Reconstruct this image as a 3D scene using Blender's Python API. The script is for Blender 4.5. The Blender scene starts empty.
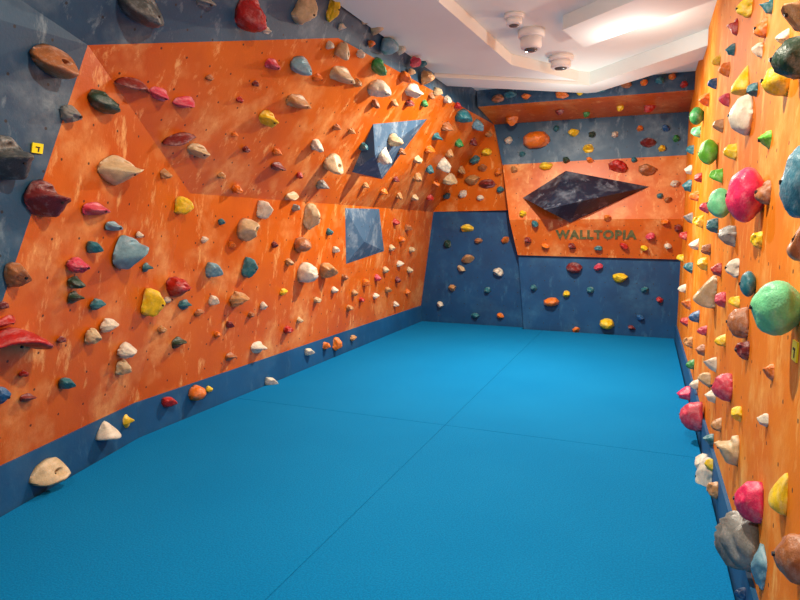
import bpy, bmesh, math, random
from mathutils import Vector, Matrix, noise
from mathutils.bvhtree import BVHTree
S=1.5   # scene scale: camera eye height 1.5 m
def V(*a): return Vector(a)*S
sc=bpy.context.scene
COL=sc.collection
sc.view_settings.view_transform='Standard'
cam=bpy.data.objects.new("camera",bpy.data.cameras.new("camera"))
cam.location=(0,0,S); cam.rotation_euler=(math.radians(90-6.84),0,math.radians(22.3))
cam.data.lens=27; cam.data.sensor_width=36; cam.data.clip_start=0.02
COL.objects.link(cam); sc.camera=cam
def s2l(c):
    return tuple(((x/255)/12.92 if x/255<=.04045 else ((x/255+.055)/1.055)**2.4) for x in c)+(1,)
def newmat(name):
    m=bpy.data.materials.new(name); m.use_nodes=True
    nt=m.node_tree; b=nt.nodes['Principled BSDF']; return m,nt,b
def N(nt,t,**k):
    n=nt.nodes.new(t)
    for kk,v in k.items():
        if kk in n.inputs: n.inputs[kk].default_value=v
        else: setattr(n,kk,v)
    return n
def mixc(nt,fac,c1,c2,blend='MIX'):
    n=nt.nodes.new('ShaderNodeMix'); n.data_type='RGBA'; n.blend_type=blend
    for i,vv in ((0,fac),(6,c1),(7,c2)):
        if isinstance(vv,bpy.types.NodeSocket): nt.links.new(vv,n.inputs[i])
        else: n.inputs[i].default_value=vv
    return n.outputs[2]
def math_(nt,op,x,y=None):
    n=nt.nodes.new('ShaderNodeMath'); n.operation=op
    for i,vv in enumerate((x,y)):
        if vv is None: continue
        if isinstance(vv,bpy.types.NodeSocket): nt.links.new(vv,n.inputs[i])
        else: n.inputs[i].default_value=vv
    return n.outputs[0]
def ramp(nt,src,p0,p1,v0=0,v1=1):
    n=nt.nodes.new('ShaderNodeMapRange'); nt.links.new(src,n.inputs[0])
    n.inputs[1].default_value=p0;n.inputs[2].default_value=p1;n.inputs[3].default_value=v0;n.inputs[4].default_value=v1
    return n.outputs[0]
def panelmat(name,c1,c2,chalk,camt,rough=.6,nuts=True,sc1=2.2,spec=.5):
    m,nt,b=newmat(name)
    tc=N(nt,'ShaderNodeTexCoord')
    def nz(scale,detail=5,vec=None,rough_=.6):
        n=N(nt,'ShaderNodeTexNoise',Scale=scale,Detail=detail,Roughness=rough_)
        nt.links.new(vec or tc.outputs['Object'],n.inputs['Vector']); return n.outputs[0]
    base=mixc(nt,ramp(nt,nz(1.3),.35,.65),s2l(c1),s2l(c2))
    big=ramp(nt,nz(sc1,3),.50,.75)
    fine=ramp(nt,nz(14,6,None,.7),.36,.70,.25,1)
    ch=math_(nt,'MULTIPLY',math_(nt,'MULTIPLY',big,fine),camt)
    mp=N(nt,'ShaderNodeMapping'); mp.inputs['Scale'].default_value=(2.2,2.2,.8)
    mp.inputs['Rotation'].default_value=(.5,.6,.2)
    nt.links.new(tc.outputs['Object'],mp.inputs['Vector'])
    st=ramp(nt,nz(4,7,mp.outputs[0],.72),.56,.74)
    ch=math_(nt,'MAXIMUM',ch,math_(nt,'MULTIPLY',st,camt))
    col=mixc(nt,ch,base,s2l(chalk))
    if nuts:
        sx=N(nt,'ShaderNodeSeparateXYZ'); nt.links.new(tc.outputs['UV'],sx.inputs[0])
        fx=math_(nt,'SUBTRACT',math_(nt,'FRACT',math_(nt,'MULTIPLY',sx.outputs[0],1/.21)),.5)
        fy=math_(nt,'SUBTRACT',math_(nt,'FRACT',math_(nt,'MULTIPLY',sx.outputs[1],1/.21)),.5)
        d=math_(nt,'SQRT',math_(nt,'ADD',math_(nt,'MULTIPLY',fx,fx),math_(nt,'MULTIPLY',fy,fy)))
        dot=math_(nt,'LESS_THAN',d,.036)
        col=mixc(nt,math_(nt,'MULTIPLY',dot,.85),col,(.02,.015,.012,1))
    nt.links.new(col,b.inputs['Base Color']); b.inputs['Roughness'].default_value=rough
    b.inputs['Specular IOR Level'].default_value=spec
    bp=N(nt,'ShaderNodeBump',Strength=.12,Distance=.01); nt.links.new(nz(60,3),bp.inputs['Height'])
    nt.links.new(bp.outputs[0],b.inputs['Normal'])
    return m
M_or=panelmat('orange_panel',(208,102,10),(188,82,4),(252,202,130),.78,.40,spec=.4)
M_orR=panelmat('orange_panel_lit',(226,128,14),(212,106,6),(252,210,120),.7,.7,sc1=3,spec=.15)  # lit copy of the orange panel: the right wall's stronger light put into its colour
M_gb=panelmat('slate_panel',(40,82,112),(30,62,90),(150,170,180),.7,.5)
M_blue=panelmat('navy_panel',(2,70,118),(2,54,96),(70,130,165),.45,.5)
M_kick=panelmat('blue_kick',(6,84,136),(4,70,116),(80,130,160),.35,nuts=False)
def simple(name,c,rough=.7,var=.12,scale=4,bump=0,bscale=60,metal=0):
    m,nt,b=newmat(name)
    tc=N(nt,'ShaderNodeTexCoord'); n=N(nt,'ShaderNodeTexNoise',Scale=scale,Detail=4)
    nt.links.new(tc.outputs['Object'],n.inputs['Vector'])
    l=s2l(c); dk=tuple(x*(1-var) for x in l[:3])+(1,); lt=tuple(min(1,x*(1+var)) for x in l[:3])+(1,)
    nt.links.new(mixc(nt,ramp(nt,n.outputs[0],.3,.7),dk,lt),b.inputs['Base Color'])
    b.inputs['Roughness'].default_value=rough; b.inputs['Metallic'].default_value=metal
    if bump:
        n2=N(nt,'ShaderNodeTexNoise',Scale=bscale,Detail=3); nt.links.new(tc.outputs['Object'],n2.inputs['Vector'])
        bp=N(nt,'ShaderNodeBump',Strength=bump,Distance=.01); nt.links.new(n2.outputs[0],bp.inputs['Height']); nt.links.new(bp.outputs[0],b.inputs['Normal'])
    return m
M_white=simple('ceiling_plaster',(234,238,230),.8,.03,1.5)
M_mat,nt,b=newmat('blue_carpet')
tc=N(nt,'ShaderNodeTexCoord')
n1=N(nt,'ShaderNodeTexNoise',Scale=.8,Detail=6); n2=N(nt,'ShaderNodeTexNoise',Scale=120,Detail=3)
for n_ in (n1,n2): nt.links.new(tc.outputs['Object'],n_.inputs['Vector'])
c_=mixc(nt,ramp(nt,n1.outputs[0],.3,.7),s2l((0,114,170)),s2l((8,122,178)))
c_=mixc(nt,ramp(nt,n2.outputs[0],.38,.62,0,.45),c_,s2l((0,80,130)))
nt.links.new(c_,b.inputs['Base Color']); b.inputs['Roughness'].default_value=.95; b.inputs['Specular IOR Level'].default_value=.1
bp=N(nt,'ShaderNodeBump',Strength=.3,Distance=.006); nt.links.new(n2.outputs[0],bp.inputs['Height']); nt.links.new(bp.outputs[0],b.inputs['Normal'])
M_floor=simple('subfloor',(0,100,160),.9)
M_plastic=simple('white_plastic',(236,234,228),.45,.03)
M_lens=simple('grey_lens',(90,86,84),.25,.05)
M_bolt=simple('steel_bolt',(60,60,62),.4,.1,metal=.8)
M_vol=panelmat('black_volume',(30,38,58),(20,28,46),(170,182,200),.7,.4,sc1=3)
M_volb=panelmat('steel_blue_volume',(62,96,128),(50,82,112),(190,204,214),.7,.7,sc1=5)
M_text=simple('olive_print',(92,90,52),.7,.45,22)
M_tag=simple('yellow_tag',(250,226,20),.5,.05)
M_ink=simple('black_ink',(30,28,24),.6,.05)
def mk(name,verts,faces,mats,mi=None,kind='structure'):
    me=bpy.data.meshes.new(name); me.from_pydata([Vector(v) for v in verts],[],faces)
    for m in mats: me.materials.append(m)
    me.update()
    uv=me.uv_layers.new(name='UVMap')
    for i,pl in enumerate(me.polygons):
        if mi: pl.material_index=mi[i]
        n=pl.normal
        u=Vector((0,0,1)).cross(n)
        if u.length<.2: u=Vector((1,0,0))
        u.normalize(); w=n.cross(u)
        for li in pl.loop_indices:
            c=me.vertices[me.loops[li].vertex_index].co
            uv.data[li].uv=(c.dot(u),c.dot(w))
    o=bpy.data.objects.new(name,me); COL.objects.link(o)
    if kind: o['kind']=kind
    return o
def fixn(o):
    bb=bmesh.new(); bb.from_mesh(o.data); bmesh.ops.recalc_face_normals(bb,faces=bb.faces); bb.to_mesh(o.data); bb.free(); return o
def prism(name,poly,z0,z1,mats,kind='structure',bevel=0):
    n=len(poly)
    vs=[Vector((x,y,z0))*S for x,y in poly]+[Vector((x,y,z1))*S for x,y in poly]
    fs=[list(range(n))[::-1],list(range(n,2*n))]+[[i,(i+1)%n,n+(i+1)%n,n+i] for i in range(n)]
    o=fixn(mk(name,vs,fs,mats,None,kind))
    if bevel:
        b=o.modifiers.new('b','BEVEL'); b.width=bevel; b.segments=2
    return o
H=2.2
BB=(-2.235,2.10,.17);BF=(-2.235,6.05,.17);CF=(-2.10,6.05,1.17);CN=(-2.10,2.387,1.17);CM=(-2.10,4.04,1.17)
T1=(-1.814,1.588,1.626);T2=(-1.575,2.97,2.007);T3=(-1.43,5.9,2.0);CB=(-1.227,6.0,1.177)
N0=(-2.02,1.11,.17);N1=(-1.9,-1,.17);M0=(-1.52,-1,1.45);K2=(-1.49,3.0,H);K3=(-1.44,5.9,H);K1=(-1.49,-1,H)
BBf=(-2.235,2.10,-.05);BFf=(-2.235,6.05,-.05);N0f=(-2.02,1.11,-.05);N1f=(-1.9,-1,-.05)
vs=[BB,BF,CF,CN,CM,T1,T2,T3,CB,N0,N1,M0,K2,K3,K1,BBf,BFf,N0f,N1f]
ix={n:i for i,n in enumerate("BB BF CF CN CM T1 T2 T3 CB N0 N1 M0 K2 K3 K1 BBf BFf N0f N1f".split())}
fl=[("N0 BB CN T1",0),("BB BF CF CM CN",0),("CN CM T2 T1",0),("CM CF T3",0),("CM T3 T2",0),("CF CB T3",0),
    ("T2 T3 K3 K2",1),("T1 T2 K2",1),("T1 K2 K1",1),("M0 T1 K1",1),("N1 N0 T1 M0",1),("N0f BBf BB N0",2),("BBf BFf BF BB",2),("N1f N0f N0 N1",2)]
fs=[[ix[k] for k in f.split()] for f,_ in fl]
wall_left=mk('wall_left',[Vector(v)*S for v in vs],fs,[M_or,M_gb,M_blue],[m for _,m in fl])
X1=.285
bv=[(-2.35,6.05,-.05),(-1.10,6.05,-.05),(-1.20,6.05,1.18),(-2.25,6.05,1.18),
 (-1.10,5.95,-.05),(X1,5.95,-.05),(X1,5.95,.72),(-1.175,5.95,.735),
 (-1.175,5.92,.735),(X1,5.92,.72),(X1,5.88,1.63),(-1.335,5.88,1.61),
 (-1.43,5.9,2.0),(X1,5.9,2.0),(X1,5.3,2.06),(-1.435,5.3,2.06),(-1.445,5.3,H),(X1,5.3,H),
 (-1.10,6.05,.0),(-1.175,6.05,.735),(-1.335,6.05,1.61),(-1.238,5.80,1.08),(X1,5.80,1.08),(-1.238,6.05,1.08)]
bf=[([0,1,2,3],1),([4,5,6,7],1),([1,4,7,19],1),([7,6,9,8],0),([8,9,22,21],0),([21,22,10,11],0),([19,8,21,23],0),([23,21,11,20],0),([11,10,13,12],2),([12,13,14,15],0),([15,14,17,16],2)]
wall_back=mk('wall_back',[Vector(v)*S for v in bv],[f for f,_ in bf],[M_or,M_blue,M_gb],[m for _,m in bf])
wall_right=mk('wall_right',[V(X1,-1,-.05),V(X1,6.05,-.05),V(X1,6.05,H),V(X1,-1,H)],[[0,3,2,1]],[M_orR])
wall_front=mk('wall_front',[V(-1.9,-1,-.05),V(X1,-1,-.05),V(X1,-1,H),V(-1.49,-1,H),V(-1.52,-1,1.45)],[[0,1,2,3,4]],[M_gb])
floor=mk('floor',[V(-2.4,-1.1,-.05),V(.4,-1.1,-.05),V(.4,6.2,-.05),V(-2.4,6.2,-.05)],[[0,1,2,3]],[M_floor])
ceiling=mk('ceiling',[V(-1.6,-1,H),V(X1,-1,H),V(X1,6.05,H),V(-1.6,6.05,H)],[[3,2,1,0]],[M_white])
prism('trim_1',[(-1.50,4.32),(-.47,5.02),(X1,4.22),(X1,4.55),(-.47,5.33),(-1.50,4.62)],2.1,2.199,[M_white])
prism('trim_2',[(-1.5,4.30),(-.55,4.95),(-.93,4.30),(-1.02,3.0),(-.80,1.6),(-1.5,1.6)],2.125,2.199,[M_white])
prism('trim_3',[(X1,3.0),(X1,3.45),(-.42,4.06),(-.50,3.66)],2.12,2.199,[M_white])
def strip(name,pts,z0,z1,th,mat):
    vs=[];n=len(pts)
    for (x,y) in pts: vs+= [V(x,y,z0),V(x+th,y,z0),V(x+th,y,z1),V(x,y,z1)]
    fs=[]
    for i in range(n-1):
        b=i*4
        for k in range(4): fs.append([b+k,b+(k+1)%4,b+4+(k+1)%4,b+4+k])
    fs.append([0,3,2,1]); e=(n-1)*4; fs.append([e,e+1,e+2,e+3])
    return mk(name,vs,fs,[mat])
base_left=strip('baseboard_left',[(-1.9,-.98),(-2.02,1.11),(-2.235,2.10),(-2.235,6.03)],-.05,.17,.012,M_kick)
base_right=strip('baseboard_right',[(X1,-.98),(X1,5.94)],-.05,.12,-.012,M_kick)
g=.0003
def mat_obj(poly,label):
    o=prism('floor_mat',poly,-.05,0,[M_mat],None,.005)
    o['label']=label; o['category']='gym mat'; o['group']='blue carpeted floor mats'; return o
LX=-2.235+.016
mat_obj([(-.914+g,-.97),(X1-.02,-.97),(X1-.02,2.835-g),(-.914+g,2.835-g)],'blue carpeted crash mat beside the bright orange wall')
mat_obj([(-1.875,-.97),(-.914-g,-.97),(-.914-g,2.835-g),(LX,2.835-g),(LX,2.10),(-2.0,1.11)],'blue carpeted crash mat along the angled climbing wall')
mat_obj([(-.914+g,2.835+g),(X1-.02,2.835+g),(X1-.02,5.93),(-.914+g,5.93)],'blue carpeted crash mat below the overhanging end panel')
mat_obj([(LX,2.835+g),(-.914-g,2.835+g),(-.914-g,5.93),(-1.12,5.93),(-1.12,6.03),(LX,6.03)],'blue carpeted crash mat in the recessed corner')
# ---------- plywood volumes (world millimetres)
def volume(coords,faces,mat,label):
    vs=[Vector([float(q)/1000 for q in t.split(',')]) for t in coords.split()]
    k=len(vs)-(1 if len(vs)==5 else 2)
    o=fixn(mk('climbing_volume',vs,faces+[list(range(k))[::-1]],[mat],None,None))
    o['label']=label; o['category']='climbing volume'; return o
P4=[[0,1,4],[1,2,4],[2,3,4],[3,0,4]]
v1=volume("-2621,5673,2545 -2423,6734,2753 -2907,6533,2070 -2930,5804,2090 -2650,5780,2250",P4,M_volb,'steel-blue faceted plywood volume high on the orange wall')
v2=volume("-3153,6065,1723 -3151,6987,1738 -3224,7305,1197 -3240,6241,1083 -3090,6420,1340",P4,M_volb,'steel-blue pyramid plywood volume low on the orange wall')
v3=volume("-1678,8740,1931 -1100,8790,2294 -10,8755,2046 -1000,8700,1575 -1290,8290,1745 -850,8350,1850",[[0,1,4],[1,5,4],[1,2,5],[2,3,5],[3,4,5],[3,0,4]],M_vol,'long black faceted plywood volume on the end wall')
def bvh(o): return BVHTree.FromPolygons([v.co.copy() for v in o.data.vertices],[tuple(pl.vertices) for pl in o.data.polygons])
SIDE=[(o.name,bvh(o)) for o in (wall_left,base_left,v1,v2)]
END=[(o.name,bvh(o)) for o in (wall_left,wall_back,v3)]
RIGHT=[(o.name,bvh(o)) for o in (wall_right,base_right)]
def cast(trees,org,d):
    best=None
    for n,b in trees:
        loc,nor,i,dist=b.ray_cast(org,d)
        if loc is not None and (best is None or dist<best[2]): best=(loc,nor,dist,n)
    if best is None: return None
    loc,nor,dist,n=best
    if nor.dot(d)>0: nor=-nor
    return loc,nor,n
# ---------- hold shapes
def hold_mesh(kind,seed):
    rnd=random.Random(seed*77+ord(kind))
    bm=bmesh.new(); bmesh.ops.create_icosphere(bm,subdivisions=4,radius=1)
    off=Vector((rnd.random()*50,rnd.random()*50,rnd.random()*50))
    sg=rnd.choice((-1,1))
    planes=[]
    if kind in 'LJOC':
        for _ in range({'L':(2,6,3,7,2,5)[seed%6],'J':3,'O':3,'C':3}[kind]):
            planes.append((Vector((rnd.uniform(-1,1),rnd.uniform(-1,1),rnd.uniform(.0,1.1))).normalized(),rnd.uniform(.55,.85)))
    for v in bm.verts:
        x,y,z=v.co
        low=z<0
        if kind=='B':
            z=(z+.75)/1.75
            if z<0: z=0
            f=1 if z>.3 else .75+.25*(z/.3)
            x*=f;y*=f; amp=.07
        else:
            if low: z=0
            amp=.12
            if kind=='S': z=z**.8; amp=.13
            elif kind=='R': z=z**.7*(1+.22*math.sin(x*15+y*6)); amp=.10
            elif kind=='J':
                sc_=math.exp(-(x*x)/.5)*math.exp(-((y-.55)**2)/.07)
                z=z*(1-.6*sc_)+ .35*math.exp(-((y-.1)**2)/.05)*(z>0)*(1-x*x)
                y=y+.28*z*math.exp(-((y-.05)**2)/.12)
            elif kind=='C':
                x=math.copysign(abs(x)**.8,x)
                z=z*(.25+.9*math.exp(-((y-.05)/.32)**2)); y=y+.25*z; amp=.12
            elif kind=='P':
                x*=.5+.35*abs(y)**1.5; z=z*(.6+.5*math.exp(-(x/.25)**2)); amp=.14
            elif kind=='O':
                r2=x*x+(y-.1)**2
                z=(z**.7)*(1-.8*math.exp(-r2/.07)); amp=.10
            elif kind=='H':
                y=y*.30*(1.1-.55*sg*x)-.62*x*x+.35*sg*x; z=z*(.6-.35*sg*x); amp=.06
            elif kind=='L': amp=.24; z=z**.9
            elif kind=='W':
                m_=max(abs(x),abs(y),1e-3); k=min(1.25,(1/m_)**.5 if m_>.3 else 1.2)
                x*=k*(.62-.5*y); y*=k; z=z*(.55+.45*(-y)) if z>0 else 0; amp=.04
        q=Vector((x,y,z))
        nn=noise.noise_vector(q*1.6+off)*amp+noise.noise_vector(q*4.5+off)*amp*.45
        q2=q+nn
        for pn,po in planes:
            e=q2.dot(pn)-po
            if e>0: q2=q2-pn*e*.85
        q2=q2+noise.noise_vector(q*11+off)*amp*.14
        if z<=0.001: q2.z=0
        q2.z=max(0,q2.z)
        v.co=q2
    mn=[min(v.co[i] for v in bm.verts) for i in range(3)]; mx=[max(v.co[i] for v in bm.verts) for i in range(3)]
    for v in bm.verts:
        v.co=Vector(((v.co.x-mn[0])/(mx[0]-mn[0])-.5,(v.co.y-mn[1])/(mx[1]-mn[1])-.5,v.co.z/mx[2]))
    for f in bm.faces: f.smooth=True
    me=bpy.data.meshes.new('climbing_hold_'+kind); bm.to_mesh(me); bm.free()
    me.materials.append(None)
    t=BVHTree.FromPolygons([v.co.copy() for v in me.vertices],[tuple(pl.vertices) for pl in me.polygons])
    h=t.ray_cast(Vector((0,0,3)),Vector((0,0,-1)))
    return me,(h[0].z if h[0] is not None else .5)
MESH={k:[hold_mesh(k,s) for s in range(6 if k=='L' else 3)] for k in "JCPSOHLWBR"}
KN=dict(J='jug',C='crimp',P='pinch',S='sloper',O='pocket',H='curved horn',L='lumpy',W='wedge-shaped',B='bulbous',R='ridged')
CL=dict(or_=('orange',(232,120,20)),ye=('yellow',(244,204,20)),rd=('red',(184,28,24)),mr=('maroon',(120,30,30)),pk=('pink',(208,60,88)),mg=('magenta',(230,40,96)),
 wh=('white',(226,216,196)),be=('beige',(208,182,140)),ta=('tan',(192,140,86)),gr=('grey',(140,138,134)),dg=('dark grey',(74,76,76)),bl=('blue',(24,92,150)),
 lb=('pale blue',(120,166,184)),te=('teal',(36,114,128)),gn=('green',(44,140,66)),dk=('dark green',(28,62,44)),lm=('lime green',(110,214,60)),mt=('mint green',(116,216,156)),
 br=('brown',(170,104,58)),sb=('steel blue',(56,124,148)))
def holdmat(nm,c):
    m,nt,b=newmat('resin_'+nm.replace(' ','_'))
    tc=N(nt,'ShaderNodeTexCoord')
    n=N(nt,'ShaderNodeTexNoise',Scale=3.5,Detail=6,Roughness=.7); nt.links.new(tc.outputs['Object'],n.inputs['Vector'])
    l=s2l(c); dk=tuple(x*.68 for x in l[:3])+(1,)
    base=mixc(nt,ramp(nt,n.outputs[0],.35,.6),dk,l)
    n3=N(nt,'ShaderNodeTexNoise',Scale=2.1,Detail=8,Roughness=.75); nt.links.new(tc.outputs['Object'],n3.inputs['Vector'])
    ch=tuple(x*.5+.38 for x in l[:3])+(1,)
    col=mixc(nt,ramp(nt,n3.outputs[0],.48,.70,0,.6),base,ch)
    nt.links.new(col,b.inputs['Base Color']); b.inputs['Roughness'].default_value=.42
    n2=N(nt,'ShaderNodeTexNoise',Scale=22,Detail=2); nt.links.new(tc.outputs['Object'],n2.inputs['Vector'])
    bp=N(nt,'ShaderNodeBump',Strength=.16,Distance=.02); nt.links.new(n2.outputs[0],bp.inputs['Height']); nt.links.new(bp.outputs[0],b.inputs['Normal'])
    return m
HM={k:holdmat(v[0],v[1]) for k,v in CL.items()}
bm=bmesh.new(); bmesh.ops.create_cone(bm,cap_ends=True,segments=6,radius1=.5,radius2=.42,depth=.6)
bolt_me=bpy.data.meshes.new('bolt'); bm.to_mesh(bolt_me); bm.free(); bolt_me.materials.append(M_bolt)
# ---------- hold catalogue: width:height proportion, colour, shape
D1="""50 32 dg J|22 12 gr C|28 36 rd J|18 30 be P|9 28 ye P|10 7 wh C|38 28 br O|36 46 dg J|18 26 br L|8 10 wh L|38 20 dk J|20 18 gr L|36 36 mr J|44 28 be J|32 13 pk C|40 14 mr H|24 13 pk C|26 12 pk C|36 11 mr H|26 13 be J|12 12 ta L
15 18 ye P|26 34 lb J|20 9 lb C|14 12 te L|24 16 pk L|16 13 dk L|14 13 dk C|13 12 te L|16 15 wh L|14 17 be L|18 16 wh L|12 15 be P|17 28 ye P|24 20 rd L|8 8 wh L|22 10 rd C|64 34 rd H|12 10 mr L|14 12 te L|12 20 bl L
18 9 mr C|32 24 be O|20 18 wh W|9 14 ye C|14 11 rd L|15 15 or_ S|8 8 ye L|9 10 te C|8 8 wh L|10 8 mr L|10 8 rd L|12 9 br L|14 10 te C|10 10 ta L|14 12 dk C|17 22 be O|13 18 wh P|12 12 or_ L|14 15 lb L|12 20 te P
18 17 ta L|10 12 wh L|8 8 br L|8 10 rd L|9 8 mr L|8 8 or_ L|12 9 br C|18 12 wh C|12 10 rd L|7 7 ye L|14 9 wh L|12 9 wh L|8 10 or_ L|8 14 or_ P|8 7 ta L|17 20 wh S|14 16 ta L|16 15 br S|13 26 be P|9 8 te L
9 8 ye L|9 8 rd L|8 8 mr L|7 8 or_ L|8 8 wh L|9 8 te L|9 8 wh L|9 8 br L|8 8 te L|8 8 ta L"""
D2="""8 9 or_ L|7 7 rd L|8 9 pk L|7 7 wh L|8 7 ta L|8 8 ye L|7 8 mr L|8 8 wh L|8 8 te L|8 8 or_ L|8 8 br L|8 8 rd L|7 8 be L|7 8 te L|6 7 or_ L|6 7 wh L|8 9 te L|8 8 pk L|9 9 gr L|20 11 pk C
28 17 lb J|30 12 ta C|22 15 ye J|12 9 or_ L|18 16 be O|10 9 wh L|36 15 be C|12 10 ta L|9 10 wh L|22 14 gn J|24 17 wh L|12 10 br L|15 12 wh L|18 18 be O|12 10 or_ L|20 9 mr C|10 8 mr L|14 11 gr L|18 9 be C|9 7 rd L
10 7 br L|8 7 mr L|8 7 or_ L|9 8 ta L|9 8 rd L|10 9 br L|8 8 pk L|22 14 wh J|14 10 or_ L|12 9 mr L|10 9 gn L|10 8 pk L|18 13 be J|13 17 wh L|12 9 br L|10 10 te L|9 10 rd L|12 10 or_ L|13 9 te C|14 11 br L
18 13 te L|14 10 lb L|9 8 ta L|9 9 mr L|12 10 gn L|9 10 ta L|14 12 wh L|10 10 te L|12 11 ta L|9 8 or_ L|14 12 be L|10 9 rd L|12 10 te L|12 10 ye L|10 9 br L|14 10 ta L|16 9 mr C|8 9 or_ L|8 8 te L|10 9 ye L
9 8 te L|8 8 rd L|8 8 gn L|9 8 ta L|8 8 or_ L|8 8 mr L|8 8 ta L|8 7 wh L|12 14 be L|16 16 lb S"""
D3="""8 8 or_ L|9 12 ye L|9 8 or_ L|12 12 pk L|8 8 be L|12 14 ta L|7 8 te L|10 10 gn L|10 10 wh L|8 8 br L|8 8 rd L|8 10 te L|12 8 br C|12 7 te C|10 7 or_ L|12 8 or_ C|8 7 ye L|10 7 te C|12 8 br L|8 8 or_ L
10 8 te L|8 8 or_ L|8 8 rd L|12 8 or_ J|10 6 mr L|8 6 gn L|12 8 rd L|8 6 ye L|9 9 wh L|24 17 or_ S|7 8 te L|12 10 ye L|8 8 dk L|10 9 ye C|7 8 wh L|14 10 mr J|7 7 or_ L
9 8 bl L|8 8 ye L|7 9 gn L|7 7 te L|8 8 ta L|12 8 ye J|8 8 dk L|8 7 or_ L|18 12 rd L|7 7 te L|16 12 br L|10 9 wh L|8 8 br L|7 7 te L|8 8 or_ L|8 9 mr L|10 8 pk L|8 8 ye L|8 8 te L
8 7 mr L|9 6 or_ L|9 7 mr L|9 6 te L|9 7 rd L|8 7 ye L|8 7 wh L|8 8 or_ L|14 11 mr J|10 8 pk L|14 10 ye L|14 9 or_ S|8 8 ye L|7 8 te L|8 8 te L|8 8 te L|13 11 ye S
8 7 or_ L|8 7 bl L|7 8 rd L|8 6 mr L|12 8 ye C|9 7 br L|8 10 dk L|13 9 ta J|10 7 be L|12 10 wh L|7 8 te L|8 8 ta L|9 7 te L|8 7 or_ L|7 8 wh L|8 7 or_ L"""
D4="""30 42 dk S|22 36 ta J|24 34 ye S|20 40 wh S|14 20 ye P|12 16 te J|12 16 wh L|12 20 or_ J|10 16 wh L|10 18 rd J|10 12 te L|14 28 ye W|10 16 or_ L|8 12 ye L|10 12 bl L|10 14 or_ L|14 18 gn B|10 12 mt L|18 26 lm B
10 14 ta L|10 14 pk L|8 10 te L|9 10 wh L|9 12 te L|9 12 or_ L|10 10 rd L|34 56 mg B|22 30 mt B|26 78 sb S|14 26 br J|16 44 br O|16 22 gr L|11 16 te L|10 14 ye L|10 12 gr L|8 10 rd L|9 12 wh L|10 12 br L|52 56 mt B
14 26 te B|12 20 wh P|20 34 be O|10 16 pk L|9 12 te L|7 9 ye L|8 10 wh L|9 12 or_ L|10 14 bl L|18 32 br S|12 20 mr L|10 14 ye L|8 10 rd L|9 12 ta L|10 12 br L|18 16 wh L|18 28 pk S|12 16 be L|14 14 wh L|8 12 gn L
8 12 wh L|20 30 pk S|12 18 mg L|28 30 be J|10 16 te L|10 16 ta L|12 22 wh L|8 14 ye L|24 42 mg S|14 42 ye W|36 58 gr R|14 40 wh P|10 18 ta L|26 50 br S|12 42 lb P|12 16 pk L|12 14 bl L
10 14 te L|12 18 ye L|12 16 lm L|10 12 pk L|10 14 ye L|10 14 ye L|10 14 rd L|10 12 pk L|10 16 ye L|10 16 wh L|10 18 or_ L|12 20 lm L|10 18 ye L"""
# positions on the walls: distance along the wall, height above the mat, hold height (base-62)
P1="8kixdABlONBOmMjD7p0hEEqjhCClUG7CctZ6SV2h6jM9YEtpQM8TauV7eZ9S7BSGe91VGd8ZRZP9Ed5Q9tcxPAdcqPAwZXPBcYfSAkVhNBaSUY9XNPi99PzK8ZO2N8AMVS8AKvO8CJVO8pISO9EG4S8lFKU9vCkV9sArUAfHbgBhInbBRHNH6eIQH6iGYd6ZJlD89BIN6dCFU7FBAG7c3PZ9O4VXAA4FTBZ4aQCZ4VXD84JJARLYMA2P8F7xFiC76DVBCcF4KC3GSPBJDrLBuBnSEGPffF3SRcDfUzQCzKPXEZKKeEBG0aD8GMQExDIKFXEIPDwCXKDRBWJE77qPFR7zWH59SRHnAbLG31uRIT4RQJi4PTKX44cM040OHlIchJEITeHLNEbHjRhlGmKZOGbFtMItDPOFrNLLDlNbJCdOMIDGQcIK7EbPKqGYPLsDCQLaAOQ"
P2="MoEoTMeBOONzFPTO3BVPPLCDQOnGqSQOE3TQOHjTPBLYSQGNCTQpPtTPHRBSRkKhTRpFuURyAVRQZ8MRJFPBQJrLxOGqSwOCrioPDsjvYEYgGWDYdYWEpjSLFLnIYGDnrMFxkrZGqkiOEgn2MHQnZYHylCcIOjLQGNc3VHgaIeEea4NF2YLPDJZgIHqWpVGUUlQCGeWEB2faCCYgUECdazECpWMIGJXfLH0eqNHyevMKCmsaJDnuTKVl5QLZlxQJWkONKQezZK0cOeLsdyRJAdKRNkdYUOFfiVOGi1VOYk8ZPJmpdRTmWZZGlxTSPjgVQniNWQWg9WQedudPacSWOsabXRZaATSlbgeTde5WYWgCYZ9htXYveEWYPbWbZ8aSZZkd9WZpYwUXqYEWWxXqUSAXATQHWkSOSWkRMdX4QMxZQQKsXdPYmX9RGTrKXHOqAa"
P3="IMsbLIJqhTGZpPKJRqGUJVoqMKdp6bK8qiNLyo6SN8nyTLknOOOMntQFqrTNaPqoUayrPRbfqlOdAqYTdtqgOelr5QffrSQgLrYPgvrfPhMsDPhnqaPadoUWctomMdxoTMgbodRfPokMaHk8VbejqjcXmDSdMl4WeAkQSe1hOXfAkASgai2YgDl9PhIkoRhAggRhiicTaygnQacdETc8dqWd3ezSe8emQfMdEcg2eQPgdcAchlZ5ThWVkRhBWdPhRR6ShzPoUgrO6Sb9T3TbjQkTbNN2RcCLgOdSLkQedLMNflLsQgdLUPhcLyPf1S1SdYGfceeH0TfeEfZcW8WYdDAXTbfBeTeKBgTgkC8Sf944bdj2BRgb5nQhPA2SgG3PNY3PoXYeMcSWyLnZY5I6ZXkFXSZjF3YZAATUXHAdVYY3lSZs47SWb67Va3MuU"
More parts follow.
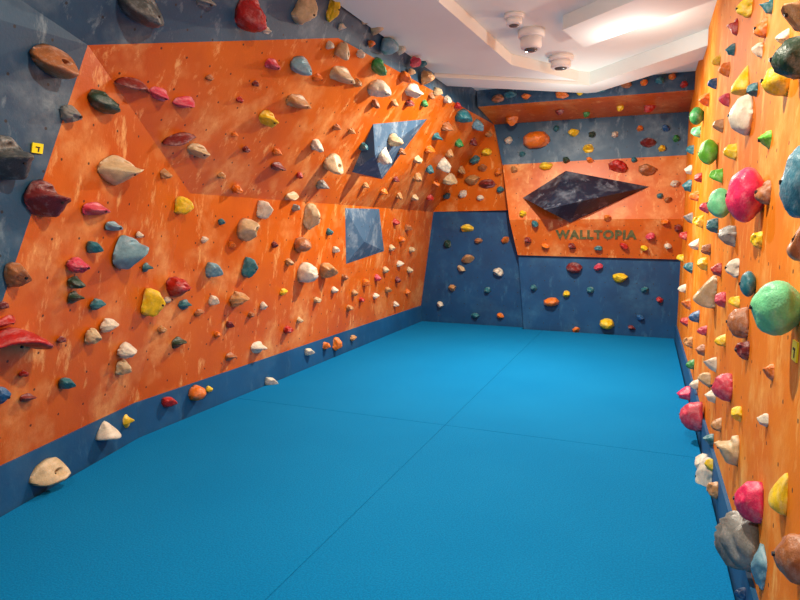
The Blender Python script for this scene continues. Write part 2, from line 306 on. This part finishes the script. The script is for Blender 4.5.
P4_="41YPY43adW4QY8W5tYUf6HhTT5BeKM4VagJ5NdUQ5VcJN7EiUU7KgjN6Ebka7jflT8rjHR98h8RABh6WB2gJcBYefW8VYRe80aaS7YcURD5dYVDLaIVD8XJZB9UeWAhX1R51Rzi6mS5d3fRyi4lS3T3fPFY6KP8W7uQ1U9xQdWCJRUXDlOJWAZNVV8ZNGR3gLvd54M2V60MbT7kJFi6lJCSBZJSWEXJnVD7EvWBYDeX9gE2W5JJ5a5AHIR6ZFlPBzA9UAb8yV8YBNR7BCKT5wCqa7g9cU749LQA46iU9B5nT864RhA626c5L9VZ7150T6S8FR7726Z6d3iP4H9jb3eCsY4N6ii6k26j683ET3CBWZ436na5J26O4O3HI5cZnL6fWUT7lVCU9DSIS5oK1M8vLQU7HLgR8SDvR5ICKN4GEkJ4CHkL4sVLP4wP2O"
AL='0123456789ABCDEFGHIJKLMNOPQRSTUVWXYZabcdefghijklmnopqrstuvwxyz'
WN=dict(wall_left='overhanging orange wall',wall_back='end wall',wall_right='upright orange wall',baseboard_left='blue kick board',baseboard_right='blue kick board')
rnd=random.Random(5); rnd2=random.Random(9)
for seg,(DD,PP) in enumerate(((D1,P1),(D2,P2),(D3,P3),(D4,P4_))):
    items=DD.replace('\n','|').split('|')
    if len(PP)!=5*len(items): raise RuntimeError('segment %d: %d holds, %d characters'%(seg,len(items),len(PP)))
    for i,it in enumerate(items):
        w,h,c,k=it.split(); w=float(w); h=float(h)
        q=[AL.index(ch) for ch in PP[5*i:5*i+5]]
        n=q[0]*62+q[1]; zz=(q[2]*62+q[3])*.001-.1; Hh=.02*math.exp(.055*q[4])
        if seg==3:
            r=cast(RIGHT,Vector((-.3,n*.0092,zz)),Vector((1,0,0)))
            D=min(w,.75*h)/h*Hh; W=max(.8*Hh,D)
        else:
            if n<1900: r=cast(SIDE,Vector((0,n*.0048,zz)),Vector((-1,0,0)))
            else: r=cast(END,Vector(((n-1900)*.0048-3.6,7.6,zz)),Vector((0,1,0)))
            W=1.1*w/h*Hh; D=.8*min(W,Hh)+.12*max(W,Hh)
            if k=='B': D=max(W,Hh)*.8
        if r is None: continue
        loc,nor,wn=r
        if wn=='wall_left' and k=='L' and c in('te','gn','ye','rd','pk') and w<12 and rnd2.random()<.4: c=rnd2.choice(('be','wh','ta','ta'))
        loc=loc-nor*.002 if seg==3 else loc+nor*.001
        me,bz=rnd.choice(MESH[k])
        yv=Vector((0,0,1)); xv=yv.cross(nor)
        if xv.length<.1: xv=Vector((1,0,0))
        xv.normalize(); yv=nor.cross(xv)
        rot=Matrix((xv,yv,nor)).transposed().to_4x4()
        rr=.45 if k=='L' else .22
        roll=Matrix.Rotation(rnd.uniform(-rr,rr),4,'Z')
        o=bpy.data.objects.new('climbing_hold',me); COL.objects.link(o)
        o.matrix_world=Matrix.Translation(loc)@rot@roll@Matrix.Diagonal((W,Hh,D,1))
        o.material_slots[0].link='OBJECT'; o.material_slots[0].material=HM[c]
        wl=WN.get(wn,'plywood volume')
        o['label']=f"{CL[c][0]} {KN[k]} climbing hold on the {wl}"
        o['category']='climbing hold'; o['group']='climbing holds on the '+wl
        if max(w,h)>=20 and k not in 'W':
            b=bpy.data.objects.new('bolt',bolt_me); COL.objects.link(b); b.parent=o
            s=.016; b.location=(0,0,bz); b.scale=(s/W,s/Hh,s/D); b['label']='dark steel hex bolt'
# ---------- lettering
tcu=bpy.data.curves.new('t','FONT'); tcu.body='WALLTOPIA'; tcu.size=.2; tcu.extrude=.003; tcu.align_x='CENTER'; tcu.align_y='CENTER'; tcu.space_character=1.16; tcu.offset=.010
to=bpy.data.objects.new('tmp',tcu); COL.objects.link(to); bpy.context.view_layer.update()
tm=bpy.data.meshes.new_from_object(to.evaluated_get(bpy.context.evaluated_depsgraph_get())); bpy.data.objects.remove(to)
tm.materials.clear(); tm.materials.append(M_text)
xs=[v.co.x for v in tm.vertices]; wd=max(xs)-min(xs)
to=bpy.data.objects.new('wall_lettering',tm); COL.objects.link(to)
k=1.076/wd
to.location=(-.671,8.768,1.403); to.rotation_euler=(math.pi/2+math.atan(.18/.52),0,0); to.scale=(k,k,1)
to['label']='worn olive-green capital lettering on the orange end panel'; to['category']='lettering'
for (px,py,pz,tr,dr,s,hh) in ((0,2.108,1.889,SIDE,-1,.062,.048),(0,2.085,1.134,RIGHT,1,.06,.06)):
    loc,nor,wn=cast(tr,Vector((px,py,pz)),Vector((dr,0,0)))
    xv=Vector((0,0,1)).cross(nor).normalized(); yv=nor.cross(xv)
    def box(nm,cx,cy,sx,sy,q0,q1,m):
        vs=[loc+xv*(cx+i*sx/2)+yv*(cy+j*sy/2)+nor*q for q in (q0,q1) for i,j in ((-1,-1),(1,-1),(1,1),(-1,1))]
        return mk(nm,vs,[[3,2,1,0],[4,5,6,7],[0,1,5,4],[1,2,6,5],[2,3,7,6],[3,0,4,7]],[m],None,None)
    o=box('route_tag',0,0,s,hh,-.001,.005,M_tag)
    o['label']='small yellow plastic route tag on the climbing wall'; o['category']='tag'
    q=box('printed_mark',0,.1*hh,s*.4,hh*.12,.004,.0065,M_ink); q.parent=o; q['label']='small black printed stroke'
    q=box('printed_mark',.08*s,-.12*hh,s*.12,hh*.45,.004,.0065,M_ink); q.parent=o; q['label']='small black printed stroke'
def lathe(name,prof,mat,loc,parent=None,seg=32):
    vs=[];fs=[]
    for r,z in prof:
        for i in range(seg):
            an=2*math.pi*i/seg; vs.append(Vector((r*math.cos(an),r*math.sin(an),z)))
    for j in range(len(prof)-1):
        for i in range(seg):
            fs.append([j*seg+i,j*seg+(i+1)%seg,(j+1)*seg+(i+1)%seg,(j+1)*seg+i])
    fs.append(list(range(seg))); fs.append([(len(prof)-1)*seg+i for i in range(seg)][::-1])
    o=mk(name,vs,fs,[mat],None,None)
    for f in o.data.polygons: f.use_smooth=len(f.vertices)==4
    fixn(o); o.location=loc
    if parent: o.parent=parent
    return o
def fitting(nm,x,y,zz,r,hh,label,cat):
    e=bpy.data.objects.new(nm,None); COL.objects.link(e); e.location=V(x,y,zz); e['label']=label; e['category']=cat
    lathe('base',[(r,.001),(r,-hh*.35),(r*.93,-hh*.42)],M_plastic,(0,0,0),e)
    lathe('housing',[(r*.8,-hh*.4),(r*.8,-hh*.85),(r*.7,-hh)],M_plastic,(0,0,0),e)
    lathe('lens',[(r*.5,-hh*.99),(r*.46,-hh*1.08),(r*.2,-hh*1.14)],M_lens,(0,0,0),e)
fitting('smoke_detector',-.754,3.54,H,.085,.09,'small round white smoke detector on the ceiling','smoke detector')
fitting('ceiling_speaker',-.712,3.85,H,.12,.17,'white cylindrical ceiling fitting hanging from the ceiling','ceiling fitting')
fitting('ceiling_lamp',-.62,4.50,H,.13,.12,'round white ceiling lamp near the ceiling beam','ceiling lamp')
def lamp(kind,x,y,z,e,size,col):
    l=bpy.data.lights.new('lamp',kind); l.energy=e; l.color=col
    if kind=='AREA': l.size=size; l.shape='DISK'
    else: l.shadow_soft_size=size
    o=bpy.data.objects.new('key_fill_light',l); o.location=V(x,y,z); COL.objects.link(o); return o
W_=(1,.93,.77)
lamp('AREA',-.82,4.1,2.08,200,.045,W_)
lamp('AREA',-.40,1.5,2.1,88,.045,(1,.9,.72))
lamp('AREA',-.6,-.2,2.15,50,.3,W_)  # added fill lamp behind the camera, lifts the dim near floor
lamp('POINT',-.12,3.85,1.98,13,.03,(1,.98,.94))  # added point light without a fixture, brightens the ceiling trim faces
lamp('POINT',-.45,2.6,1.98,13,.03,(1,.98,.94))  # added point light without a fixture, whitens the ceiling
lamp('POINT',-.5,4.85,1.75,13,.04,(1,.98,.94))  # added soft fill for the shaded far end, no fixture there
w=bpy.data.worlds.new('w'); sc.world=w; w.use_nodes=True; w.node_tree.nodes['Background'].inputs[0].default_value=(.5,.5,.55,1); w.node_tree.nodes['Background'].inputs[1].default_value=.3
